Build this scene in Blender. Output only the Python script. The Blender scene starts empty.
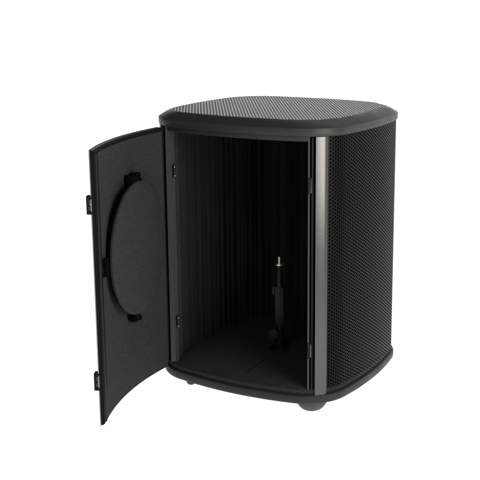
import bpy, bmesh, math, random
from mathutils import Vector
random.seed(7)
S = 0.2            # metres per modelling unit (the cabinet is two units, 0.4 m, wide)
FOOT = 0.13        # height of the rubber feet, in units
scene = bpy.context.scene
COL = scene.collection

# ------------------------------------------------------------------ materials
def mat(name, base, rough=0.5, metal=0.0, spec=0.5, bump=0.0, bscale=400.0, speck=0.0, vary=0.0, emit=0.0, sheen=0.0, rvar=0.0, streak=0):
    m = bpy.data.materials.new(name); m.use_nodes = True
    nt = m.node_tree; b = nt.nodes['Principled BSDF']
    b.inputs['Base Color'].default_value = (*base, 1)
    b.inputs['Roughness'].default_value = rough
    b.inputs['Metallic'].default_value = metal
    b.inputs['Specular IOR Level'].default_value = spec
    if sheen:
        b.inputs['Sheen Weight'].default_value = sheen
        b.inputs['Sheen Roughness'].default_value = 0.5
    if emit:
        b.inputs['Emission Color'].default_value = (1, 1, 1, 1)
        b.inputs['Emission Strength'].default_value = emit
    tc = nt.nodes.new('ShaderNodeTexCoord')
    src = tc.outputs['Object']
    if streak:      # brushed grain running up the part
        mp = nt.nodes.new('ShaderNodeMapping'); mp.inputs['Scale'].default_value = (streak, streak, .12)
        nt.links.new(src, mp.inputs['Vector']); src = mp.outputs['Vector']
    if bump:
        n = nt.nodes.new('ShaderNodeTexNoise'); n.inputs['Scale'].default_value = bscale
        n.inputs['Detail'].default_value = 4
        nt.links.new(src, n.inputs['Vector'])
        bp = nt.nodes.new('ShaderNodeBump'); bp.inputs['Strength'].default_value = bump
        bp.inputs['Distance'].default_value = 0.002
        nt.links.new(n.outputs['Fac'], bp.inputs['Height'])
        nt.links.new(bp.outputs['Normal'], b.inputs['Normal'])
    if rvar:    # handling marks: the gloss wanders a little over the surface
        n3 = nt.nodes.new('ShaderNodeTexNoise'); n3.inputs['Scale'].default_value = 26
        n3.inputs['Detail'].default_value = 8; n3.inputs['Roughness'].default_value = .65
        nt.links.new(src, n3.inputs['Vector'])
        mr = nt.nodes.new('ShaderNodeMapRange'); mr.inputs['From Min'].default_value = .3; mr.inputs['From Max'].default_value = .7
        mr.inputs['To Min'].default_value = rough * (1 - rvar); mr.inputs['To Max'].default_value = rough * (1 + rvar)
        nt.links.new(n3.outputs['Fac'], mr.inputs['Value']); nt.links.new(mr.outputs['Result'], b.inputs['Roughness'])
    col = None
    if vary:
        n2 = nt.nodes.new('ShaderNodeTexNoise'); n2.inputs['Scale'].default_value = bscale * 0.6
        n2.inputs['Detail'].default_value = 6; n2.inputs['Roughness'].default_value = 0.7
        nt.links.new(src, n2.inputs['Vector'])
        r = nt.nodes.new('ShaderNodeValToRGB')
        r.color_ramp.elements[0].position = 0.3; r.color_ramp.elements[1].position = 0.7
        r.color_ramp.elements[0].color = tuple(c * (1 - vary) for c in base) + (1,)
        r.color_ramp.elements[1].color = tuple(c * (1 + vary) for c in base) + (1,)
        nt.links.new(n2.outputs['Fac'], r.inputs['Fac']); col = r.outputs['Color']
    if speck:   # pale lint flecks caught in the felt
        v = nt.nodes.new('ShaderNodeTexVoronoi'); v.inputs['Scale'].default_value = 95
        nt.links.new(tc.outputs['Object'], v.inputs['Vector'])
        lt = nt.nodes.new('ShaderNodeMath'); lt.operation = 'LESS_THAN'; lt.inputs[1].default_value = 0.062
        nt.links.new(v.outputs['Distance'], lt.inputs[0])
        sp = nt.nodes.new('ShaderNodeSeparateColor'); nt.links.new(v.outputs['Color'], sp.inputs['Color'])
        gt = nt.nodes.new('ShaderNodeMath'); gt.operation = 'GREATER_THAN'; gt.inputs[1].default_value = 0.55
        nt.links.new(sp.outputs['Red'], gt.inputs[0])
        mu = nt.nodes.new('ShaderNodeMath'); mu.operation = 'MULTIPLY'
        nt.links.new(lt.outputs[0], mu.inputs[0]); nt.links.new(gt.outputs[0], mu.inputs[1])
        mx = nt.nodes.new('ShaderNodeMix'); mx.data_type = 'RGBA'
        mx.inputs['B'].default_value = (speck, speck, speck, 1)
        nt.links.new(mu.outputs[0], mx.inputs['Factor'])
        if col: nt.links.new(col, mx.inputs['A'])
        else: mx.inputs['A'].default_value = (*base, 1)
        col = mx.outputs['Result']
    if col: nt.links.new(col, b.inputs['Base Color'])
    return m

M = dict(
    shell=mat('satin_black_shell', (.026, .0257, .0255), .38, spec=.16, rvar=.25, bump=.05, bscale=900, vary=.12),
    base=mat('satin_base', (.018, .0177, .0177), .5, spec=.22, rvar=.2, bump=.05, bscale=900, vary=.12),
    post=mat('grey_satin_post', (.082, .080, .077), .30, metal=1.0, rvar=.16, streak=3, bump=.02, bscale=500, vary=.08),
    jamb=mat('dark_jamb', (.033, .033, .033), .5, spec=.3, vary=.1),
    lip=mat('black_lip', (.010, .0095, .0095), .6, spec=.1),
    strip=mat('aluminium_strip', (.05, .05, .05), .36, metal=.8, vary=.06),
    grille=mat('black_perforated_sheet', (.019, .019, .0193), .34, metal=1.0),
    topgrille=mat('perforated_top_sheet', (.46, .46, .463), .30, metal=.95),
    black=mat('matt_black', (.0035, .0035, .0035), .9, spec=.05),
    liner=mat('black_pleated_foam', (.014, .014, .014), .95, spec=.1, bump=.2, bscale=600, vary=.25),
    felt=mat('charcoal_felt', (.028, .028, .028), .95, spec=.12, bump=.5, bscale=560, vary=.5, speck=.14),
    floorfelt=mat('dark_floor_felt', (.0225, .022, .022), .95, spec=.1, bump=.5, bscale=560, vary=.45, speck=.07),
    gasket=mat('black_gasket', (.006, .006, .006), .7, spec=.1, bump=.3, bscale=300, vary=.3),
    edge=mat('door_edge_metal', (.26, .26, .26), .35, metal=.9, vary=.1),
    hook=mat('black_hook_tape', (.003, .003, .003), .9, spec=.05, bump=1.0, bscale=900, vary=.3),
    rubber=mat('dark_rubber', (.045, .045, .045), .55, spec=.3, vary=.12),
    steel=mat('bright_steel', (.6, .6, .58), .25, metal=1.0),
    brass=mat('pale_brass', (.90, .84, .68), .42, metal=1.0),
    stand=mat('black_stand_plastic', (.0055, .0055, .0055), .5, spec=.25, vary=.1),
    backdrop=mat('glowing_white_sweep', (.8, .8, .8), .6, spec=.2, emit=1.0),  # emission added to keep floor and background pure white, without shadows
)

# ------------------------------------------------------------------ mesh helpers
def new_obj(name, verts, faces, m, parent=None, sharp=35, smooth=True):
    me = bpy.data.meshes.new(name)
    me.from_pydata([(x * S, y * S, (z + FOOT) * S) for x, y, z in verts], [], faces)
    bm = bmesh.new(); bm.from_mesh(me)
    bmesh.ops.recalc_face_normals(bm, faces=bm.faces[:])
    bm.to_mesh(me); bm.free()
    if smooth:
        for p in me.polygons: p.use_smooth = True
        me.set_sharp_from_angle(angle=math.radians(sharp))
    me.materials.append(m)
    o = bpy.data.objects.new(name, me); COL.objects.link(o)
    if parent: o.parent = parent
    return o

class MB:
    def __init__(s): s.v = []; s.f = []
    def add(s, v, f):
        k = len(s.v); s.v += [tuple(p) for p in v]; s.f += [tuple(i + k for i in q) for q in f]; return s
    def loft(s, rings, closed=True, cap0=True, cap1=True, loop=False):
        n = len(rings[0]); v = [p for r in rings for p in r]; f = []
        R = len(rings)
        for a in range(R if loop else R - 1):
            b = (a + 1) % R
            for i in range(n if closed else n - 1):
                j = (i + 1) % n
                f.append((a * n + i, a * n + j, b * n + j, b * n + i))
        if not loop:
            if cap0: f.append(tuple(range(n))[::-1])
            if cap1: f.append(tuple(range((R - 1) * n, R * n)))
        return s.add(v, f)
    def box(s, c, u, v, w, bev=0.0):
        # box about c with half-axis vectors u, v, w; bevelled along all edges through a bmesh
        bm = bmesh.new()
        c, u, v, w = Vector(c), Vector(u), Vector(v), Vector(w)
        P = [bm.verts.new(c + a * u + b * v + d * w) for a in (-1, 1) for b in (-1, 1) for d in (-1, 1)]
        for q in ((0, 1, 3, 2), (4, 6, 7, 5), (0, 4, 5, 1), (2, 3, 7, 6), (0, 2, 6, 4), (1, 5, 7, 3)):
            bm.faces.new([P[i] for i in q])
        bmesh.ops.recalc_face_normals(bm, faces=bm.faces[:])
        if bev: bmesh.ops.bevel(bm, geom=bm.edges[:], offset=bev, segments=2, affect='EDGES', profile=.6)
        bm.verts.index_update()
        s.add([p.co[:] for p in bm.verts], [[q.index for q in f.verts] for f in bm.faces]); bm.free(); return s
    def lathe(s, c, ax, prof, n=40):
        # prof: (radius, height along ax) pairs
        ax = Vector(ax).normalized(); c = Vector(c)
        t = Vector((0, 0, 1)) if abs(ax.z) < .9 else Vector((1, 0, 0))
        a = ax.cross(t).normalized(); b = ax.cross(a)
        rings = []
        for r, h in prof:
            r = max(r, 1e-4)
            rings.append([c + ax * h + (a * math.cos(2 * math.pi * k / n) + b * math.sin(2 * math.pi * k / n)) * r for k in range(n)])
        return s.loft(rings)
    def build(s, name, m, parent=None, **k): return new_obj(name, s.v, s.f, m, parent, **k)

# ------------------------------------------------------------------ the rounded plan of the cabinet
A_, B_, RF, RS, RC = 1.0, 0.9599, 3.042, 3.4116, 0.4395
def plan(inset, n=64):
    rf, rs = RF - RC, RS - RC
    cf = Vector((0, -B_ + RF)); cs = Vector((A_ - RS, 0))
    d = cs - cf; L = d.length; u = d / L
    k = (rf * rf - rs * rs + L * L) / (2 * L); h = math.sqrt(rf * rf - k * k); p = Vector((-u.y, u.x))
    c1, c2 = cf + u * k + p * h, cf + u * k - p * h
    c = c1 if c1.x - c1.y > c2.x - c2.y else c2
    tf = math.atan2((c - cf).y, (c - cf).x); ts = math.atan2((c - cs).y, (c - cs).x)
    def arc(o, R, t0, t1, n):
        return [(o.x + R * math.cos(t0 + (t1 - t0) * i / n), o.y + R * math.sin(t0 + (t1 - t0) * i / n)) for i in range(n)]
    front = arc(cf, RF - inset, -math.pi - tf, tf, n)
    cor = arc(c, RC - inset, tf, ts, n // 2)
    side = arc(cs, RS - inset, ts, -ts, n)
    def mir(q, sx, sy): return [(x * sx, y * sy) for x, y in q]
    first = front + cor + side                      # front, right front corner, right side
    cr = Vector((c.x, -c.y))
    cor2 = arc(cr, RC - inset, -ts, -tf, n // 2)
    h1 = first + cor2
    back = mir(front, -1, -1); cor3 = mir(cor, -1, -1); side2 = mir(side, -1, -1); cor4 = mir(cor2, -1, -1)
    return h1 + back + cor3 + side2 + cor4
P0 = plan(0.0); P1 = plan(0.01); NP = len(P0)
NRM = [((a[0] - b[0]) * 100, (a[1] - b[1]) * 100) for a, b in zip(P0, P1)]    # outward normals
ARC = [0.0]
for i in range(NP):
    a, b = P0[i], P0[(i + 1) % NP]; ARC.append(ARC[-1] + math.hypot(b[0] - a[0], b[1] - a[1]))
PERI = ARC[-1]
def at(s, d=0.0, z=0.0):
    """point at perimeter length s (from the front left, anticlockwise), d inside the outline"""
    s %= PERI; lo, hi = 0, NP
    while hi - lo > 1:
        mid = (lo + hi) // 2
        if ARC[mid] <= s: lo = mid
        else: hi = mid
    t = (s - ARC[lo]) / max(ARC[lo + 1] - ARC[lo], 1e-9); j = (lo + 1) % NP
    x = P0[lo][0] * (1 - t) + P0[j][0] * t; y = P0[lo][1] * (1 - t) + P0[j][1] * t
    nx = NRM[lo][0] * (1 - t) + NRM[j][0] * t; ny = NRM[lo][1] * (1 - t) + NRM[j][1] * t
    return (x - nx * d, y - ny * d, z)
def s_of(x, y):
    i = min(range(NP), key=lambda k: (P0[k][0] - x) ** 2 + (P0[k][1] - y) ** 2); return ARC[i]
def ring(d, z): return [(P0[i][0] - NRM[i][0] * d, P0[i][1] - NRM[i][1] * d, z) for i in range(NP)]
def corner_weight(i):
    # 1 in the middle of a rounded corner, 0 along the sides
    x, y = abs(P0[i][0]), abs(P0[i][1]); t = min(1, max(0, 1 - abs(x / A_ - y / B_) / .45)); return t * t * (3 - 2 * t)
def corner_ease(i):
    x, y = P0[i]
    return .006 if (x < 0 and y < 0) else .046 if (x > 0 and y > 0) else .022
def lid_in(i): return .004 + (.016 * corner_weight(i) if P0[i][0] > 0 and P0[i][1] > 0 else 0)
def ring_lid(d, z):
    return [(P0[i][0] - NRM[i][0] * (d + lid_in(i)), P0[i][1] - NRM[i][1] * (d + lid_in(i)), z) for i in range(NP)]
def ring_top(d, z):
    # like ring, with the corners eased further inwards
    e = [d + corner_ease(i) * corner_weight(i) * d / D4 + lid_in(i) * .5 for i in range(NP)]
    return [(P0[i][0] - NRM[i][0] * e[i], P0[i][1] - NRM[i][1] * e[i], z) for i in range(NP)]
def curved_bar(mb, s0, s1, d0, d1, z0, z1, n=24, bev=.004, roll=0.0):
    """a bar following the outline between s0 and s1, from d0 to d1 inside it"""
    rings = []
    for i in range(n + 1):
        s = s0 + (s1 - s0) * i / n
        t = i / n; t = t if roll > 0 else 1 - t
        e = d0 + abs(roll) * max(0, (t - .62) / .38) ** 2          # one long edge may roll back
        rings.append([at(s, e + bev, z0), at(s, d1, z0), at(s, d1, z1), at(s, e + bev, z1), at(s, e, z1 - bev), at(s, e, z0 + bev)])
    return mb.loft(rings)

Z1, Z2, Z3, Z4, D4 = 0.0829, 2.3826, 2.4565, 2.5156, 0.1175
HX, HY, PHI, KD = -0.7613, -0.8323, -1.6121, 0.3798
DL = 1.39; DT = 0.035; ZB, ZT = 0.0815, 2.3675

cab = bpy.data.objects.new('isolation_cabinet', None); COL.objects.link(cab)
cab.location = (0, 0, 0)
cab['label'] = 'black rounded sound isolation cabinet with perforated sides and its curved front door swung open'
cab['category'] = 'cabinet'

# base tray, with its rounded lower edge
MB().loft([ring(.035, 0), ring(.012, .004), ring(.002, .018), ring(0, .03), ring(0, .066), ring(.004, .077), ring(.014, Z1)]).build('base', M['base'], cab)
# feet
for fx, fy, k in ((.66, -.62, 1), (.65, .625, 1), (-.65, .625, 1), (-.628, -.655, .42)):
    MB().lathe((fx, fy, 0), (0, 0, -1),
               [(.150 * k, -.004), (.150 * k, .03), (.141 * k, .06), (.121 * k, .094), (.098 * k, .118), (.078 * k, FOOT), (.03 * k, FOOT)], 48).build('foot', M['rubber'], cab)

# key positions along the outline
s_strip0, s_strip1 = s_of(.722, -.826), s_of(.738, -.819)
s_lip0, s_lip1 = s_of(.755, -.808), s_of(.767, -.801)
s_post0, s_post1 = s_of(.770, -.797), s_of(.848, -.719)
QUART = s_of(A_, 0)                       # middle of the right side
s_rear0, s_rear1 = s_of(.864, .702), s_of(.781, .789)
s_lrear0, s_lrear1 = s_of(-.781, .789), s_of(-.864, .702)
s_lpost0, s_lpost1 = s_of(-.864, -.702), s_of(-.800, -.775)
def span(a, b): return (a, b if b > a else b + PERI)

# corner posts
for a, b, mm, rl in ((s_post0, s_post1, 'post', .016), (s_rear0, s_rear1, 'post', -.016), (s_lrear0, s_lrear1, 'post', .016), (s_lpost0, s_lpost1, 'post', -.016)):
    a, b = span(a, b)
    o = curved_bar(MB(), a, b, .008, .05, Z1 - .004, Z2 + .004, 28, .004, rl * .7).build('corner_post', M[mm], cab)
# right hand door jamb: aluminium strip, dark channel, lip
jr = curved_bar(MB(), s_strip1 + .001, s_post0 + .004, .075, .13, Z1 - .004, Z2 + .004, 6).build('door_jamb', M['black'], cab)
o = curved_bar(MB(), s_strip0, s_strip1, .035, .12, Z1 - .004, Z2 - .02, 4, .004).build('jamb_strip', M['strip'], jr)
o = curved_bar(MB(), s_lip0, s_lip1, .03, .09, Z1 - .004, Z2 - .01, 4, .003).build('jamb_lip', M['lip'], jr)
# latch catches on the right jamb
for z in (.485, 1.955):
    c = at((s_strip1 + s_strip0) / 2 + .004, .036, z)
    c2 = at(s_strip1 + .010, .05, z)
    t = Vector(at(s_strip1 + .01, 0, 0)) - Vector(at(s_strip0, 0, 0)); t.normalize(); nn = Vector((t.y, -t.x, 0))
    ct = MB().box(Vector(c), t * .011, nn * .010, (0, 0, .066), .003).box(Vector(c) + Vector((0, 0, .066)) + t * .008, t * .020, nn * .012, (0, 0, .009), .002).build('latch_catch', M['lip'], jr)
    MB().box(Vector(c2) + t * .006, t * .0045, nn * .012, (0, 0, .056), .002).build('strike_plate', M['edge'], jr)
# left hand jamb, where the hinges sit
a, b = s_of(-.725, -.822), s_of(-.69, -.836)
jl = MB().loft([[at(a, .018, z), at(b, .052, z), at(b - .02, .10, z), at(a, .09, z)] for z in (Z1 + .052, Z2 - .004)]).build('door_jamb', M['jamb'], cab)
for z in (1.97, .535):
    b0 = at(s_of(-.675, -.841) + .004, .085, z)
    h = MB().box(b0, (.004, 0, 0), (0, .02, 0), (0, 0, .06), .002).build('hinge', M['floorfelt'], jl)
    for dz in (-.04, .04):
        sc = MB().lathe((b0[0] + .007, b0[1] - .015, z + dz), (1, -.4, 0), [(.007, 0), (.007, .003), (.004, .006)], 16).build('screw', M['steel'], jl)

# header across the top of the doorway
a, b = span(s_of(-.757, -.805), s_strip1)
curved_bar(MB(), a - PERI if a > PERI / 2 else a, b if b < PERI / 2 else b - PERI, .035, .12, Z2 - .042, Z2 + .002, 60, .004).build('door_header', M['shell'], cab)

# ------------------------------------------------------------------ perforated sheet
PITCH = .0318
def perforate(cells, place, hole=.44, depth=.0035):
    """hexagonal cells, each with a round-ish hole; place(u, v, d) maps sheet coordinates to space"""
    verts = []; faces = []; idx = {}
    def vid(u, v, d, key=None):
        if key is not None:
            if key in idx: return idx[key]
        verts.append(place(u, v, d)); k = len(verts) - 1
        if key is not None: idx[key] = k
        return k
    Ro = PITCH / math.sqrt(3)
    for (u, v, rot) in cells:
        outer = []; inn = []; low = []
        for k in range(6):
            a = math.radians(60 * k + rot)
            uu, vv = u + Ro * math.cos(a), v + Ro * math.sin(a)
            outer.append(vid(uu, vv, 0, (round(uu * 2000), round(vv * 2000))))
        for k in range(12):
            a = math.radians(30 * k + rot)
            uu, vv = u + PITCH * hole * math.cos(a), v + PITCH * hole * math.sin(a)
            inn.append(vid(uu, vv, .0003)); low.append(vid(uu, vv, depth))
        for k in range(6):
            o0, o1 = outer[k], outer[(k + 1) % 6]
            i0, i1, i2 = inn[2 * k], inn[2 * k + 1], inn[(2 * k + 2) % 12]
            faces += [(o0, i1, i0), (o0, o1, i1), (o1, i2, i1)]
        for k in range(12):
            faces.append((inn[k], inn[(k + 1) % 12], low[(k + 1) % 12], low[k]))
    return verts, faces
def side_sheet(s0, s1, name, mm=None):
    # columns of holes run straight up, neighbours staggered by half a pitch
    L = s1 - s0; cw = PITCH * math.sqrt(3) / 2; nc = int(L / cw) + 1
    H0, H1 = Z1 - .01, Z2 + .01; nr = int((H1 - H0) / PITCH) + 1
    cells = [(i * cw, H0 + (j + .5 * (i % 2)) * PITCH, 0) for i in range(nc + 1) for j in range(nr)]
    v, f = perforate(cells, lambda u, w, d: at(s0 + u, .022 + d, w))
    return new_obj(name, v, f, mm or M['grille'], cab, smooth=False)
side_sheet(s_post1 - .004, s_rear0 + .004, 'side_grille')
side_sheet(s_rear1 - .004, s_lrear0 + .004, 'back_grille')
side_sheet(s_lrear1 - .004, s_lpost0 + .004, 'side_grille')

# inner shell behind the grilles, seen black through the holes
a, b = s_post0, s_lpost1
MB().loft([[at(a + (b - a) * i / 160, dd, z) for dd, z in ((.034, Z1), (.085, Z1), (.085, Z2), (.034, Z2))] for i in range(161)]).build('inner_shell', M['black'], cab)

# pleated acoustic lining of the inside: plain near the hinge side, folded further round
sa, sb = s_post0 + .01, s_lpost1 + (PERI if s_lpost1 < s_post0 else 0)
PLAIN = .40
curved_bar(MB(), sb - PLAIN, sb - .005, .10, .165, Z1 + .05, Z2 - .032, 30, .003).build('side_lining', M['floorfelt'], cab)
sb -= PLAIN - .002
rings = []
npl = 620
for i in range(npl + 1):
    s = sa + (sb - sa) * i / npl
    dist_left = sb - s
    amp = .030 * min(1, max(0, dist_left / .05))
    u = (s - sa) / .088; ph = u + .16 * math.sin(u * 2.3) + .11 * math.sin(u * 5.1 + 1)
    w = abs((ph % 1) * 2 - 1)
    d = .155 + amp * (2 * (w ** .7) - 1)
    rings.append([at(s, .09, Z1 + .03), at(s, d, Z1 + .03), at(s, d, Z2 - .03), at(s, .09, Z2 - .03)])
MB().loft(rings).build('acoustic_lining', M['liner'], cab, sharp=60)
# ceiling panel
MB().loft([ring(.10, Z2 - .03), ring(.10, Z2 - .004)]).build('ceiling_panel', M['black'], cab)
# felted floor board with the cable slit
fl = MB().loft([ring(.03, Z1 - .002), ring(.028, Z1 + .012), ring(.024, .1), ring(.024, .126), ring(.034, .133)]).build('floor_board', M['floorfelt'], cab)
p, q = Vector((.037, -.752, .1335)), Vector((.020, -.334, .1335))
t = (q - p).normalized(); nn = Vector((t.y, -t.x, 0))
MB().box((p + q) / 2, t * ((q - p).length / 2), nn * .0035, (0, 0, .001)).build('cable_slit', M['black'], fl)

# ------------------------------------------------------------------ lid
lid = MB().loft([ring_lid(.06, Z2 - .0), ring_lid(.012, Z2), ring_lid(.002, Z2 + .008), ring_lid(0, Z2 + .016), ring_lid(-.002, Z3 - .012), ring_lid(.001, Z3 - .003), ring_lid(.008, Z3 + .002),
           ring_top(.06, Z3 + .034), ring_top(D4 - .012, Z4 - .004), ring_top(D4, Z4 - .003), ring_top(D4 + .003, Z4 - .007), ring_top(D4 + .004, Z4 - .03), ring(.20, Z4 - .035)]).build('lid', M['shell'], cab, sharp=28)
MB().loft([ring_top(D4 + .006, Z4 - .03), ring_top(D4 + .006, Z4 - .0055)]).build('grille_backing', M['black'], lid, smooth=False)
# perforated top, rows of holes along the front and at 60 degrees to it
inside = [(x, y) for x, y, z in ring_top(D4 - .001, 0)]
def within(x, y):
    c = False; j = len(inside) - 1
    for i in range(len(inside)):
        xi, yi = inside[i]; xj, yj = inside[j]
        if (yi > y) != (yj > y) and x < (xj - xi) * (y - yi) / (yj - yi) + xi: c = not c
        j = i
    return c
TURN = math.radians(3.6)      # the sheet is cut a few degrees off square
rw = PITCH * math.sqrt(3) / 2
cells = []
for j in range(-36, 37):
    for i in range(-34, 35):
        x, y = (i + .5 * (j % 2)) * PITCH, j * rw
        if within(x * math.cos(TURN) - y * math.sin(TURN), x * math.sin(TURN) + y * math.cos(TURN)): c, q = math.cos(TURN), math.sin(TURN); cells.append((x * c - y * q, x * q + y * c, 30 + math.degrees(TURN)))
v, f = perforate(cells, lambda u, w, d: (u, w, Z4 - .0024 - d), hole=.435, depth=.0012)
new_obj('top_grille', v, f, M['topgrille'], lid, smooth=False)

# ------------------------------------------------------------------ door, swung open about its left edge
def dp(s, off, z):
    """door point: s along the door from the hinge, off outward (negative = towards the felt side)"""
    a = PHI + KD * s
    x = HX + (math.sin(a) - math.sin(PHI)) / KD; y = HY - (math.cos(a) - math.cos(PHI)) / KD
    return (x + math.sin(a) * off, y - math.cos(a) * off, z)
def door_bar(mb, s0, s1, o0, o1, z0, z1, n=40, bev=.003):
    rings = []
    for i in range(n + 1):
        s = s0 + (s1 - s0) * i / n
        rings.append([dp(s, o0 + bev, z0), dp(s, o1 - bev, z0), dp(s, o1, z0 + bev), dp(s, o1, z1 - bev),
                      dp(s, o1 - bev, z1), dp(s, o0 + bev, z1), dp(s, o0, z1 - bev), dp(s, o0, z0 + bev)])
    return mb.loft(rings)
door = door_bar(MB(), 0, DL, .012, DT, ZB - .004, ZT, 60, .005).build('door', M['shell'], cab)
door['label'] = 'curved door swung wide open showing its felt lined inner face'
# felt lining of the inner face
door_bar(MB(), .012, 1.265, -.004, .013, ZB + .004, ZT - .036, 60, .004).build('felt_lining', M['felt'], door)
# gasket round the edge
g = MB()
door_bar(g, .004, DL - .004, .0, .013, ZT - .032, ZT - .006, 60, .003)
door_bar(g, 1.272, 1.318, -.006, .013, ZB + .006, ZT - .036, 8, .004)
g.build('gasket', M['gasket'], door)
door_bar(MB(), 1.326, 1.332, -.008, .013, ZB, ZT - .036, 3, .001).build('gasket_rib', M['jamb'], door)
door_bar(MB(), 1.338, 1.384, .002, .013, ZB - .002, ZT - .036, 8, .003).build('edge_tape', M['gasket'], door)
# bright outer edge of the shell
door_bar(MB(), DL + .0005, DL + .006, .010, DT - .0045, ZB - .004, ZT - .004, 3, .002).build('edge_tape', M['gasket'], door)
door_bar(MB(), .02, DL, DT - .004, DT + .003, ZT - .003, ZT + .005, 60, .002).build('edge_trim', M['edge'], door)
door_bar(MB(), DL + .0005, DL + .008, DT - .004, DT + .004, ZB - .012, ZT + .004, 3, .002).build('edge_trim', M['edge'], door)
# latches at the free edge
for z in (1.93, .455):
    e = Vector(dp(DL, DT, z)); a = PHI + KD * DL
    t = Vector((math.cos(a), math.sin(a), 0)); o = Vector((math.sin(a), -math.cos(a), 0))
    lt = MB()
    lt.box(e + o * .030 - t * .02, o * .009, t * .035, (0, 0, .074), .006)
    lt.box(e + o * .014 - t * .02 + Vector((0, 0, .062)), o * .022, t * .033, (0, 0, .012), .004)
    lt.box(e + o * .014 - t * .02 - Vector((0, 0, .062)), o * .022, t * .033, (0, 0, .012), .004)
    lo = lt.build('latch', M['lip'], door)
    pl = MB()
    pl.box(e + o * .010 - t * .016 + Vector((0, 0, .026)), o * .015, t * .024, (0, 0, .019), .003)
    pl.box(e + o * .010 - t * .016 - Vector((0, 0, .026)), o * .015, t * .024, (0, 0, .019), .003)
    pl.build('latch_plate', M['jamb'], door)
# round pad standing off the felt
SC, ZC, RD, OFF, TILT = .62, 1.40, .582, .122, .02
a = PHI + KD * SC
cen = Vector(dp(SC, 0, ZC)) + Vector((-math.sin(a), math.cos(a), 0)) * OFF
a += TILT            # the pad sits a touch proud at the free edge
n_in = Vector((-math.sin(a), math.cos(a), 0))
def oval(mb):         # the pad is slightly narrower than it is tall
    t = n_in.cross(Vector((0, 0, 1)))
    mb.v = [tuple(Vector(p) - t * ((Vector(p) - cen).dot(t) * .06)) for p in mb.v]; return mb
pad = oval(MB().lathe(cen, n_in, [(RD - .02, -.034), (RD - .004, -.031), (RD, -.026), (RD, -.010), (RD - .005, -.004), (RD - .018, 0), (RD * .5, 0)], 128)).build('round_pad', M['felt'], door)
oval(MB().lathe(cen, n_in, [(RD - .1, -.058), (RD - .02, -.058), (RD - .014, -.053), (RD - .014, -.0345), (RD - .1, -.0345)], 128)).build('pad_backing', M['black'], door)
# hook tape clips that hold the pad
def clip(s, z, ws, hz, h):
    a = PHI + KD * s; ni = Vector((-math.sin(a), math.cos(a), 0)); t = Vector((math.cos(a), math.sin(a), 0))
    c = Vector(dp(s, -.004, z))
    mb = MB().box(c + ni * h / 2, t * ws, ni * h / 2, (0, 0, hz), .008)
    for k in range(26):
        px, pz = random.uniform(-ws, ws), random.uniform(-hz, hz)
        if random.random() < .6: pz = hz * random.choice((-1, 1)) * .96
        else: px = ws * random.choice((-1, 1)) * .96
        r = random.uniform(.008, .016)
        mb.box(c + ni * random.uniform(.2 * h, h) + t * px + Vector((0, 0, pz)), t * r, ni * r, (0, 0, r), .004)
    return mb.build('hook_clip', M['hook'], door)
clip(.585, ZC + RD - .018, .08, .068, .085)
clip(.645, ZC - RD - .012, .05, .055, .085)
clip(1.205, ZC - .02, .05, .065, .03)

# ------------------------------------------------------------------ microphone stand standing in the cabinet
FZ = .133
st = bpy.data.objects.new('microphone_stand', None); COL.objects.link(st)
st.location = (0, -.02 * S, (FZ + FOOT) * S)
st['label'] = 'short black microphone stand with a brass screw tip standing on the cabinet floor'
st['category'] = 'stand'
X0, Y0 = 0.0, -.03
def sp(o):
    o.parent = st; o.matrix_parent_inverse = st.matrix_world.inverted()
    o.location = (-st.location.x, -st.location.y, -st.location.z); return o
cam_dir = Vector((4.63 - X0, -8.36 - Y0, 0)).normalized(); rt = Vector((-cam_dir.y, cam_dir.x, 0))
sp(MB().lathe((X0, Y0, FZ), (0, 0, 1), [(.10, 0), (.10, .010), (.09, .02), (.05, .03), (.045, .06)], 40).build('base_plate', M['stand']))
sp(MB().lathe((X0, Y0, FZ + .02), (0, 0, 1), [(.05, 0), (.05, .1), (.045, .26)], 24).build('lower_tube', M['stand']))
body = MB()
def rect(w, d, z, dx=0, slope=0):
    out = []
    for k in range(24):
        an = 2 * math.pi * k / 24
        cx = math.copysign(abs(math.cos(an)) ** .35, math.cos(an)) * w; cy = math.copysign(abs(math.sin(an)) ** .35, math.sin(an)) * d
        q = Vector((X0, Y0, z)) + rt * (cx + dx) + cam_dir * cy
        q.z -= slope * (cx); out.append(tuple(q))
    return out
body.loft([rect(.046, .04, .37, .005), rect(.05, .045, .39, .004), rect(.052, .047, .76, 0, .12), rect(.048, .043, .775, 0, .12)])
body.box(Vector((X0, Y0, .735)) - rt * .055, rt * .014, cam_dir * .03, (0, 0, .045), .005)
sp(body.build('clamp_body', M['stand']))
sp(MB().lathe((X0, Y0, .76), (0, 0, 1), [(.036, 0), (.036, .03), (.029, .2), (.024, .215), (.016, .22)], 32).build('upper_tube', M['stand']))
tip = MB().lathe((X0, Y0, .975), (0, 0, 1), [(.016, 0), (.016, .008), (.040, .010), (.042, .014), (.042, .020), (.040, .024), (.018, .025)], 32)
prof = [(.016, .024)]
for k in range(8): prof += [(.0165, .028 + k * .008), (.0135, .032 + k * .008)]
prof += [(.012, .094), (.004, .096)]
tip.lathe((X0, Y0, .975), (0, 0, 1), prof, 24)
sp(tip.build('screw_tip', M['brass']))
kd = (cam_dir - rt * .35).normalized()
kn = MB().lathe(Vector((X0, Y0, .318)) - rt * .03 + kd * .02, kd, [(.018, 0), (.018, .05), (.052, .052), (.058, .058), (.058, .085), (.053, .092), (.040, .092), (.036, .086), (.004, .086)], 36)
sp(kn.build('knob', M['stand']))

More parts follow.
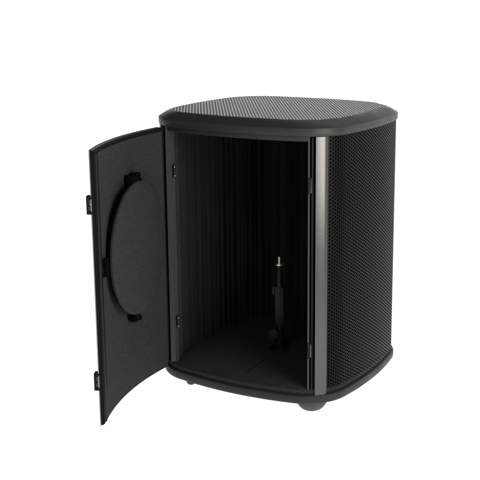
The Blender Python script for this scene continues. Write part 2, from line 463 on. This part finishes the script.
# ------------------------------------------------------------------ white sweep, with an added glow that washes out contact shadows
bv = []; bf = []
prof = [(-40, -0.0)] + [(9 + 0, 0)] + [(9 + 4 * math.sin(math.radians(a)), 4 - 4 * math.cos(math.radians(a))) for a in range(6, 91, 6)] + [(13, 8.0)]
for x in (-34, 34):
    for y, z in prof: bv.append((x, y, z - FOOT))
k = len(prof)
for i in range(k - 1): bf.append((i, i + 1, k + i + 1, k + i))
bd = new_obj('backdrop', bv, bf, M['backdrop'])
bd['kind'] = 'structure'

# ------------------------------------------------------------------ studio light
w = bpy.data.worlds.new('World'); scene.world = w; w.use_nodes = True
bg = w.node_tree.nodes['Background']; bg.inputs['Color'].default_value = (1, 1, 1, 1); bg.inputs['Strength'].default_value = .11
P_CORNER, P_FRONT, P_TOP = 7.6, 9.5, 2.6
def area(name, loc, target, size, size_y, power):
    l = bpy.data.lights.new(name, 'AREA'); l.shape = 'RECTANGLE'; l.size = size * S; l.size_y = size_y * S; l.energy = power
    l.color = (1, .985, .97)
    o = bpy.data.objects.new(name, l); COL.objects.link(o)
    o.location = Vector(loc) * S
    o.rotation_euler = (Vector(target) * S - o.location).to_track_quat('-Z', 'Y').to_euler()
    return o
area('corner_softbox', (4.03, -2.15, 2.75), (.82, -.74, 2.45), 2.0, 3.2, P_CORNER)
area('front_softbox', (1.4, -9.0, 8.8), (-.5, -1, 1.2), 3.5, 3, P_FRONT)
area('top_softbox', (0, 4.5, 8), (0, 0, 2.5), 6, 3, P_TOP)

# ------------------------------------------------------------------ camera
cd = bpy.data.cameras.new('camera'); cam = bpy.data.objects.new('camera', cd); COL.objects.link(cam)
cam.location = (4.6314 * S, -8.3569 * S, (3.6070 + FOOT) * S)
cam.rotation_euler = (math.pi / 2 - .21691, 0, .496245)
cd.sensor_width = 36; cd.lens = 1022.308 / 480 * 36
cd.shift_x = -(290.5445 - 240) / 480; cd.shift_y = -(240 - 212.2065) / 480
cd.clip_start = .01; cd.clip_end = 200
scene.camera = cam
scene.view_settings.view_transform = 'Standard'; scene.view_settings.look = 'None'
scene.view_settings.exposure = 0; scene.view_settings.gamma = 1
